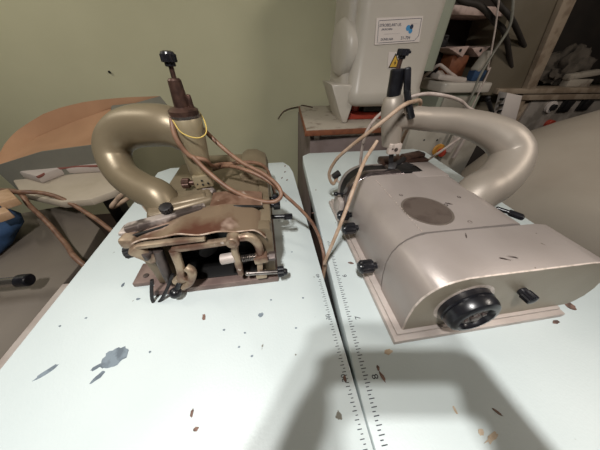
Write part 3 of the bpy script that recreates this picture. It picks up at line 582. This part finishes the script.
m = MB(); m.obox((1.0278, 1.4200, 0.2969), (1.2082, 1.4000, 0.2785), .10, .03, .012); m.obox((1.0746, 1.4600, 0.3138), (1.0992, 1.4000, 0.2687), .05, .03, .01); o = m.build('crumpled_paper', 'sheet', None); tag(o, 'pale crumpled paper on bench top near off-white machine', 'paper')
cable('cable', [(1.0, 1.50, .27), (1.0257, 1.4200, 0.3449), (1.0514, 1.4000, 0.3414), (1.0945, 1.3800, 0.3145), (1.1459, 1.3800, 0.2903), (1.12, 1.40, zt+.006)], .009, 'cablew', 'thick pale cable lying over papers on bench top')
cable('cable', [(1.1359, 1.2500, 0.6421), (1.1571, 1.2200, 0.5772), (1.1714, 1.2000, 0.4996), (1.1302, 1.1800, 0.4118), (1.0837, 1.1500, 0.3184), (1.0592, 1.1200, 0.2188), (1.02, 1.10, .0), (1.0, 1.1, -.6)], .006, 'greycab', 'grey green cable curving down in front of the bench')
cable('cable', [(1.1343, 1.3000, 0.6277), (1.1940, 1.3000, 0.4981), (1.2432, 1.2900, 0.3435), (1.2531, 1.2850, 0.2700), (1.22, 1.28, -.5)], .004, 'cablew', 'thin pale wire hanging at the end of shelf')
cable('hose', [(0.9462, 1.4000, 0.6419), (1.0298, 1.4000, 0.6072), (1.1402, 1.4000, 0.5928), (1.2651, 1.4000, 0.5362), (1.3589, 1.4000, 0.4899), (1.58, 1.47, .34)], .013, 'niche', 'thick dark hose sagging in front of the pale shelf board', 'hose')
cable('hose', [(1.1343, 1.3800, 0.6455), (1.2188, 1.3600, 0.5908), (1.3236, 1.3600, 0.5423), (1.6, 1.47, .44)], .012, 'niche', 'dark hose sloping down at the right end of shelf', 'hose')
# ------------------------------------------------------------------ cabinet at the far right
CA = thing('cabinet', (2.1, 1.6, FLOOR), 'brown grey machine cabinet with dark window and switch panel at the right edge', 'cabinet')
yc = 1.45
xe = (1.7538, 1.4500, 0.2396)[0]; x0 = (1.4296, 1.4500, 0.2735)[0]; zl = (2.0280, 1.4500, 0.2266)[2]
p0, p1, p2, p3 = (1.6510, 1.4500, 0.6359), (1.7338, 1.4500, 0.6385), (1.8087, 1.4500, 0.2393), (1.7382, 1.4500, 0.2396)
m = MB(); m.box((x0+.1, 1.55, FLOOR), (3.0, 1.83, zl-.02), .004)
m.prism([(x0, zl-.04), (p3[0]+.005, zl-.04), (p0[0]+.02, p0[2]), (p0[0]-.05, 1.1), (x0-.1, 1.1)], XZ, yc+.01, 1.83, .004); m.build('cabinet_body', 'cabinet', CA)
m = MB(); m.prism([(p3[0], p3[2]-.02), (p2[0], p2[2]-.02), (p1[0], p1[2]), (p1[0]-.06, 1.1), (p0[0]-.06, 1.1), (p0[0], p0[2])], XZ, yc-.02, yc+.03, .003); m.build('window_post', 'frame', CA)
m = MB(); m.box((x0+.1, yc-.02, zl-.03), (3.0, yc+.12, zl), .004); m.box((xe, yc-.01, zl-.07), (3.0, yc+.10, zl-.034), .003); m.box((xe, yc, FLOOR), (xe+.06, yc+.10, zl-.07), .002); m.box((xe, yc+.03, FLOOR), (3.0, yc+.10, zl-.07), .002); m.build('ledge_frame', 'frame', CA)
m = MB(); m.box((p2[0]-.1, 1.78, zl), (3.1, 1.82, 1.1), 0); m.box((3.0, yc, zl), (3.04, 1.8, 1.1), 0); m.build('window_recess', 'niche', CA)
a = (1.8841, 1.4500, 0.1865); 
m = MB(); m.box((a[0], yc+.012, a[2]-.38), (a[0]+.75, yc+.032, a[2]), .003); cp = m.build('control_panel', 'panel', CA)
q1 = V((2.0580, 1.4500, 0.1099)); q1.y = yc+.012
m = MB(); m.cyl(q1, q1+V((0, -.02, 0)), .038); k = m.build('dial', 'label', cp); m = MB(); m.cyl(q1+V((0, -.018, 0)), q1+V((0, -.04, 0)), .02); m.build('dial_cap', 'blackmat', k)
for p in ((2.1892, 1.4500, 0.1176), (2.3496, 1.4500, 0.1249)):
    m = MB(); m.box((p[0]-.045, yc-.004, p[2]-.045), (p[0]+.045, yc+.014, p[2]+.045), .004); s_ = m.build('switch', 'dark', cp); m = MB(); m.obox((p[0], yc-.006, p[2]-.03), (p[0], yc-.014, p[2]+.03), .05, .016); m.build('rocker', 'blackmat', s_)
q1 = V((2.1432, 1.4500, -0.0068)); q1.y = yc+.012; m = MB(); m.cyl(q1, q1+V((0, -.03, 0)), .03); m.build('red_button', 'red', cp)
m = MB(); q1 = V((1.9240, 1.4500, 0.1680)); q1.y = yc+.012; m.cyl(q1, q1+V((0, -.006, 0)), .010); m.build('screw', 'dark', cp)
def lump(name, c, sc, mt, label, cat, amp=.25, fr=6, seed=0):
    t = bmesh.new(); bmesh.ops.create_icosphere(t, subdivisions=4, radius=1)
    for v in t.verts:
        n = noise.noise(V((v.co.x*fr*.4+seed, v.co.y*fr*.4, v.co.z*fr*.4))); k = 1+amp*n
        v.co = V((c[0]+v.co.x*k*sc[0], c[1]+v.co.y*k*sc[1], max(c[2]+v.co.z*k*sc[2], c[2]-sc[2]*.72)))
    mb = MB(); mb.merge(t); o = mb.build(name, mt, None, 60); tag(o, label, cat); return o
c1 = V((2.2089, 1.6200, 0.3865)); lump('cloth', (c1.x, 1.62, zl+.09), (.15, .08, .12), 'dimcloth', 'crumpled pale cloth lying behind the cabinet window', 'cloth', .6, 7)
c1 = V((2.3403, 1.5500, 0.3219)); o = MB().obox((c1.x-.22, 1.52, zl+.055), (c1.x+.04, 1.53, zl+.085), .05, .035, .01).box((c1.x-.2, 1.5, zl), (c1.x, 1.55, zl+.045), .004).build('tray', 'tabwhite', None); tag(o, 'small pale greenish tray in the cabinet window', 'tray')

# ------------------------------------------------------------------ covered machine behind the silver one
def ring(z, cx, cy, rx, ry, n=72, amp=.02, ph=0):
    out = []
    for i in range(n):
        a = 2*math.pi*i/n; e = 2.6
        ca, sa = math.cos(a), math.sin(a); r = (abs(ca)**e+abs(sa)**e)**(-1/e)
        k = 1+amp*math.sin(a*5+ph)+amp*.6*math.sin(a*9+ph*2+z*6)
        out.append(V((cx+rx*r*ca*k, cy+ry*r*sa*k, z+.01*math.sin(a*3+1))))
    return out
m = MB()
m.rings([ring(FLOOR+.012, 1.42, .66, .44, .44, amp=.03), ring(-.4, 1.42, .66, .44, .44, amp=.025), ring(-.12, 1.42, .66, .43, .43, amp=.018, ph=.3), ring(0, 1.45, .64, .41, .40, amp=.012, ph=.5), ring(.08, 1.50, .63, .37, .37, amp=.008, ph=.6), ring(.15, 1.56, .62, .31, .32, amp=.006), ring(.215, 1.62, .61, .24, .26, amp=.004), ring(.26, 1.66, .60, .15, .17, amp=.002), ring(.275, 1.69, .60, .05, .06, amp=0)])
o = m.build('dust_cover', 'cover', None, 70); tag(o, 'large beige cloth cover draped over something, right of the silver machine', 'cover')

# ------------------------------------------------------------------ left: grey machine body, board, carton, blue cloth
GB = thing('machine_cabinet', (-1.0, .65, FLOOR), 'dark grey box body with chrome pipe stub, left of the left table', 'cabinet')
pts = [(-0.7173, 0.3367, -0.2000), (-0.7067, 0.6209, -0.2000), (-0.7494, 0.8137, -0.2000), (-1.0342, 1.0674, -0.2000), (-1.0744, 0.7919, -0.2000)]
pl = [(p[0], p[1]) for p in pts]
pl = [(-.70, -.2), (-.70, .62), (-.74, .84), (-.98, 1.06), (-1.55, .90), (-1.55, -.2)]
MB().prism(pl, XY, FLOOR, -.2, .006).build('body', 'greybody', GB)
m = MB(); m.cyl((-.90, .52, -.14), (-.755, .52, -.14), .014, n=24); m.cyl((-.90, .52, -.2), (-.90, .52, -.13), .02); p_ = m.build('pipe_stub', 'chrome', GB)
m = MB(); m.cyl((-.770, .52, -.14), (-.738, .52, -.14), .019, n=24, bev=.003); m.build('pipe_cap', 'black', p_)
m = MB(); m.box((-.69, -.2, -.42), (-.60, .9, -.36), .004); m.box((-.66, .62, -.36), (-.62, .66, -.30)); m.box((-.66, .5, -.36), (-.62, .54, -.30)); m.build('rail', 'pinkmetal', GB)
IB = thing('ironing_board', (-1.0, 1.1, FLOOR), 'cream padded board with rounded end behind the khaki machine arm', 'board')
near = [(-1.0967, 1.0125, -0.1000), (-0.8750, 0.9091, -0.1000), (-0.7663, 0.9182, -0.1000), (-0.7041, 0.9782, -0.1000), (-0.6860, 1.0323, -0.1000), (-0.7049, 1.0965, -0.1000), (-0.7884, 1.2111, -0.1000), (-0.9089, 1.3610, -0.1000), (-1.1756, 1.3939, -0.1000), (-1.2342, 1.1544, -0.1000)]
MB().prism([(p[0], p[1]) for p in near], XY, -.135, -.1, .010).build('padded_top', 'cream', IB)
m = MB(); m.box((-.95, 1.2, FLOOR), (-.88, 1.27, -.13)); m.box((-1.2, 1.12, FLOOR), (-.80, 1.35, FLOOR+.03)); m.build('stand', 'steelleg', IB)
sh_ = [(-1.0621, 1.0936, -0.0700), (-1.0199, 1.1868, -0.0700), (-0.7901, 1.1941, -0.0700), (-0.8890, 1.3726, -0.0700), (-1.2641, 1.4815, -0.0700), (-1.2127, 1.1769, -0.0700)]
W1 = thing('folded_cloth', (-.9, 1.2, -.1), 'folded white cloth with red piping on the cream board', 'cloth')
MB().prism([(p[0], p[1]) for p in sh_], XY, -.1, -.06, .008).build('cloth_fold', 'sheet', W1)
m = MB(); m.tube([V((p[0], p[1], -.066)) for p in sh_[:3]], .006, 8); m.build('piping', 'piping', W1)
# open cardboard carton tilted against the wall
CT = thing('cardboard_box', (-1.15, 1.25, -.06), 'open brown cardboard tray with grey front wall, leaning by the green wall', 'box')
F0, F1, F2, F3 = V((-1.2606, 1.1500, -0.0297)), V((-1.0531, 1.1800, 0.0202)), V((-0.8431, 1.2200, 0.0310)), V((-0.8077, 1.2500, 0.0144))
B0, B1, B2, B3 = V((-1.2740, 1.2000, -0.0158)), V((-1.2488, 1.4500, 0.0862)), V((-1.0929, 1.5200, 0.1474)), V((-0.5994, 1.6000, 0.1835))
BK = [B0, V((-1.3094, 1.3300, 0.0224)), V((-1.2938, 1.4000, 0.0556)), B1, V((-1.1827, 1.4900, 0.1203)), B2, V((-0.9676, 1.5500, 0.1700)), V((-0.8002, 1.5800, 0.1809)), B3]
E = V((-0.4350, 1.4200, 0.0234))
def wallquad(pts, dz, mt, name):
    mb = MB(); n = len(pts)
    off = V((0, .012, 0))
    top_ = [V(p) for p in pts]; bot = [V(p)+V(dz) for p in pts]
    vs = top_+bot+[p+off for p in top_]+[p+off for p in bot]; fs = []
    for i in range(n-1):
        fs += [(i, n+i, n+i+1, i+1), (2*n+i+1, 3*n+i+1, 3*n+i, 2*n+i), (i, i+1, 2*n+i+1, 2*n+i), (n+i+1, n+i, 3*n+i, 3*n+i+1)]
    fs += [(0, 2*n, 3*n, n), (n-1, 2*n-1, 4*n-1, 3*n-1)]
    mb.faces(vs, fs); return mb.build(name, mt, CT, 30)
wallquad([F0, F1, F2, F3], (.02, .0, -.16), 'cartong', 'front_wall')
def strip(A, B, mt, name, th=.008, sag=0.):
    def fn(u, s_):
        def lp(P):
            f = u*(len(P)-1); i = min(int(f), len(P)-2); return P[i].lerp(P[i+1], f-i)
        p = lp(A).lerp(lp(B), s_); p.z += sag*math.sin(math.pi*s_); return p
    return sheet(fn, 18, 8, th).build(name, mt, CT, 40)
mid = [F0.lerp(B0, .5)+V((0, 0, -.01)), V((-1.2286, 1.4200, 0.0219)), V((-1.0873, 1.5000, 0.0699)), V((-0.8680, 1.5600, 0.1312))]
strip([F0+V((0, .012, 0)), F1+V((0, .012, 0)), F2+V((0, .012, 0)), F3+V((0, .012, 0))], mid, 'carton', 'tray_floor', sag=-.01)
strip(mid, BK, 'carton', 'back_wall')
strip([F3+V((0, .01, -.01)), V((-0.7394, 1.3000, 0.0157)), E], [mid[-1]+V((0, .004, .012)), V((-0.7055, 1.5000, 0.1649)), B3], 'cartong', 'end_flap')  # grey puts the shadow on this inner end into its colour
BC = thing('cloth', (-1.35, .95, -.2), 'blue cloth bundle with pale wooden blocks at the left edge', 'cloth')
lump('tmp', (0, 0, 0), (.1, .1, .1), 'bluecl', 'x', 'x')
bpy.data.objects.remove(bpy.data.objects['tmp'])
m = MB(); t = bmesh.new(); bmesh.ops.create_icosphere(t, subdivisions=4, radius=1)
for v in t.verts:
    k = 1+.35*noise.noise(v.co*2.2); v.co = V((-1.28+v.co.x*k*.20, .86+v.co.y*k*.17, max(-.2, -.16+v.co.z*k*.10)))
m.merge(t); m.build('bundle', 'bluecl', BC, 60)
BC.location = (-1.28, .86, -.2)
m = MB(); m.obox((-1.0745, 0.9336, -0.0600), (-0.9774, 0.8468, -0.0600), .05, .03, .004); o = m.build('wooden_block', 'wood', None); tag(o, 'upper pale wooden block on the blue cloth', 'block')
m = MB(); m.obox((-1.0025, 0.8187, -0.0750), (-0.9575, 0.7812, -0.0750), .04, .03, .004); o = m.build('wooden_block', 'wood', None); tag(o, 'lower pale wooden block on the blue cloth, by the left edge', 'block')
cable('hose', [(-1.25, .98, -.07), (-1.0477, 0.9542, -0.0600), (-0.9733, 0.8922, -0.1000), (-0.9017, 0.8331, -0.1500), (-0.7961, 0.7314, -0.1850), (-0.6816, 0.6219, -0.2000), (-.60, .62, -.5), (-.58, .60, -.7)], .009, 'cableb', 'brown hose crossing the dark grey body towards the table', 'hose')
cable('hose', [(-1.3, 1.0, -.07), (-1.0181, 0.9335, -0.0550), (-0.9533, 0.9510, -0.0750), (-0.8827, 0.9338, -0.1000), (-0.7872, 0.8807, -0.1400), (-0.6823, 0.8069, -0.1800), (-.52, .70, -.35), (-.5, .68, -.7)], .009, 'cableb', 'brown hose hanging below the cream board', 'hose')
m = MB(); m.box((-.78, 1.04, FLOOR), (-.50, 1.5, -.36), .006); o = m.build('crate', 'floor', None); tag(o, 'dark brown crate in the shadow behind the left table', 'crate')
cable('cable', [(-.48, 1.05, -.06), (-0.5618, 0.7600, -0.0442), (-0.5179, 0.7200, 0.0031), (-0.4726, 0.7000, 0.0351), (-0.4216, 0.6600, 0.0654), (-.33, .55, .02)], .008, 'cablep', 'beige hose curling over back left corner of the left table', 'hose')

m = MB(); q1 = V((-0.9412, 1.8500, 0.2835)); m.lathe(q1, (0, -1, 0), [(-.004, .004), (.006, .004), (.007, .008), (.009, .007)], 12); o = m.build('nail', 'dark', None); tag(o, 'small dark nail in the green wall above the cardboard tray', 'nail')
cable('cord', [(0.1136, 1.8400, -0.0147), (0.1545, 1.8380, 0.0345), (0.2089, 1.8360, 0.0581), (0.2856, 1.8320, 0.0713), (.30, 1.80, .085), (.36, 1.72, .0855)], .0035, 'bronze', 'thin dark cord along the green wall left of the back side table', 'cord')
# ------------------------------------------------------------------ light
def area(name, loc, rot, sx, sy, e, col=(1, 1, 1)):
    l = bpy.data.lights.new(name, 'AREA'); l.shape = 'RECTANGLE'; l.size = sx; l.size_y = sy; l.energy = e; l.color = col
    o = bpy.data.objects.new(name, l); COL.objects.link(o); o.location = loc; o.rotation_euler = rot; return o
def aim(o, t): o.rotation_euler = (V(t)-o.location).to_track_quat('-Z', 'Y').to_euler()
k = area('hanging_lamp_light', (-.26, -.31, 1.35), (0, 0, 0), .06, .04, 19, (1, .98, .95))
k1 = area('hanging_lamp_light', (-.24, -.42, 1.35), (0, 0, 0), .06, .04, 16, (1, .98, .95))
k2 = area('ceiling_lamp_light', (1.9, -.3, 1.6), (0, 0, 0), .5, .3, 18, (1, .90, .80))
aim(k2, (-.4, 1.4, .3))
k3 = area('wall_fill_light', (-1.9, .95, 1.7), (0, 0, 0), 1.0, .12, 15, (1, .95, .84))  # unseen fill light added to brighten the left of the back wall
aim(k3, (-.9, 1.85, .5))
w = bpy.data.worlds.new('World'); SC.world = w; w.use_nodes = True
w.node_tree.nodes['Background'].inputs[0].default_value = (.9, .93, 1, 1); w.node_tree.nodes['Background'].inputs[1].default_value = .15

# ------------------------------------------------------------------ camera
rt, up, fw = V([0.988335, -0.151808, 0.01219]), V([0.086406, 0.624848, 0.775951]), V([0.125412, 0.765846, -0.630676])
cd = bpy.data.cameras.new('camera'); cam = bpy.data.objects.new('camera', cd); COL.objects.link(cam)
cd.sensor_width = 36; cd.lens = 12.96; cd.clip_start = .005; cd.clip_end = 50
mx = Matrix((rt, up, -fw)).transposed().to_4x4(); mx.translation = V((0, 0, .41)); cam.matrix_world = mx
SC.camera = cam
SC.view_settings.view_transform = 'Standard'; SC.view_settings.look = 'None'; SC.view_settings.gamma = 1; SC.view_settings.use_curve_mapping = False
SC.view_settings.exposure = -.2
# ------------------------------------------------------------------ the photographer behind the lens (only the shadow falls into view)
Rr, Ff = V((.9869, -.1616, 0)), V((.1616, .9869, 0))
def Q(a, b, z): return Rr*a+Ff*b+V((0, 0, z))
PH = thing('smartphone', Rr*.06+V((0, 0, .41))-fw*.012, 'black smartphone held sideways in both hands, its shadow on the right table', 'phone')
m = MB(); mtx = Matrix((rt, up, fw)).transposed().to_4x4(); mtx.translation = rt*.058-up*.026+V((0, 0, .41))-fw*.0075
m.box((-.076, -.036, -.004), (.076, .036, .004), .003, mtx=mtx); m.build('phone_body', 'black', PH)
m = MB(); mt2 = mtx.copy(); m.box((-.070, -.033, -.0046), (.070, .033, -.0038), .0003, mtx=mt2); m.build('screen', 'dark', PH)
def skinned(name, chains, mats, matfn, parent=None, sub=2):
    vs, es, rs, ix = [], [], [], {}
    for ch in chains:
        pr_ = None
        for key, p, r in ch:
            if key not in ix: ix[key] = len(vs); vs.append(p); rs.append(r)
            if pr_ is not None: es.append((pr_, ix[key]))
            pr_ = ix[key]
    me = bpy.data.meshes.new(name); me.from_pydata([tuple(v) for v in vs], es, []); o = bpy.data.objects.new('t', me); COL.objects.link(o)
    sk = o.modifiers.new('s', 'SKIN'); sk.use_smooth_shade = True
    for i, d in enumerate(me.skin_vertices[0].data): d.radius = (rs[i], rs[i]); d.use_root = (i == 0)
    sb = o.modifiers.new('b', 'SUBSURF'); sb.levels = sb.render_levels = sub
    bpy.context.view_layer.update()
    out = bpy.data.meshes.new_from_object(o.evaluated_get(bpy.context.evaluated_depsgraph_get()))
    bpy.data.objects.remove(o)
    org = parent.location if parent else V((0, 0, 0)); out.materials.clear()
    for n_ in mats: out.materials.append(M[n_])
    for p in out.polygons: p.use_smooth = True; p.material_index = matfn(p.center)
    out.transform(Matrix.Translation(-org)); ob = bpy.data.objects.new(name, out); COL.objects.link(ob); ob.parent = parent; return ob
PE = thing('person', Q(0, -.56, FLOOR), 'person in a dark shirt holding up the phone, casting the shadow on the tables', 'person')
ch = [[('pel', Q(0, -.56, .14), .135), ('sp', Q(0, -.57, .30), .125), ('ch', Q(0, -.57, .48), .145), ('nb', Q(0, -.56, .63), .075), ('nk', Q(0, -.54, .70), .052), ('hd', Q(0, -.51, .78), .088), ('hd2', Q(0, -.51, .87), .080)]]
pc = mtx.translation
for s in (-1, 1):
    wr = pc+rt*(s*.100)-up*.050-fw*.030
    ch.append([('ch', Q(0, -.57, .48), .145), ('sh%d' % s, Q(s*.175, -.56, .585), .062), ('el%d' % s, Q(s*.27, -.36, .33), .048), ('wr%d' % s, wr, .031), ('pa%d' % s, pc+rt*(s*.098)-up*.016-fw*.022, .034)])
    ch.append([('pel', Q(0, -.56, .14), .135), ('hp%d' % s, Q(s*.09, -.56, .08), .095), ('kn%d' % s, Q(s*.11, -.53, -.30), .062), ('an%d' % s, Q(s*.11, -.56, -.69), .042), ('to%d' % s, Q(s*.13, -.43, -.742), .036)])
    for i, (du, ln) in enumerate(((.020, .9), (.006, 1.0), (-.010, .95), (-.024, .75))):
        b = pc+rt*(s*.093)+up*(du*.9-.006)-fw*.016
        ch.append([('pa%d' % s, None, 0), ('f%d%d' % (s, i), b, .0085), ('g%d%d' % (s, i), pc+rt*(s*(.092))+up*du+fw*.002, .008), ('h%d%d' % (s, i), pc+rt*(s*(.092-.030*ln))+up*(du+.002)+fw*.0115, .0065)])
    ch.append([('pa%d' % s, None, 0), ('t%d' % s, pc+rt*(s*.078)-up*.020-fw*.026, .010), ('u%d' % s, pc+rt*(s*.052)-up*.010-fw*.015, .0085)])
org_ = PE.location
def mf(c):
    if c.z > .66: return 1
    b = (c).dot(Ff)
    if c.z < .10: return 2
    return 1 if b > -.30 else 0
skinned('body', ch, ['shirt', 'skin', 'niche'], mf, PE)
m = MB(); hc = Q(0, -.535, .84); m.sphere(hc, .098, (1, 1.02, .95)); m.build('hair', 'hair', PE)
for s in (-1, 1):
    MB().sphere(Q(s*.032, -.425, .815), .011).build('eye', 'label', PE); MB().sphere(Q(s*.092, -.51, .80), .022, (.5, .8, 1.2)).build('ear', 'skin', PE)
MB().sphere(Q(0, -.418, .79), .014, (.8, 1.1, 1.4)).build('nose', 'skin', PE)
MB().sphere(Q(0, -.426, .755), .018, (1.2, .4, .35)).build('mouth', 'pinkpart', PE)
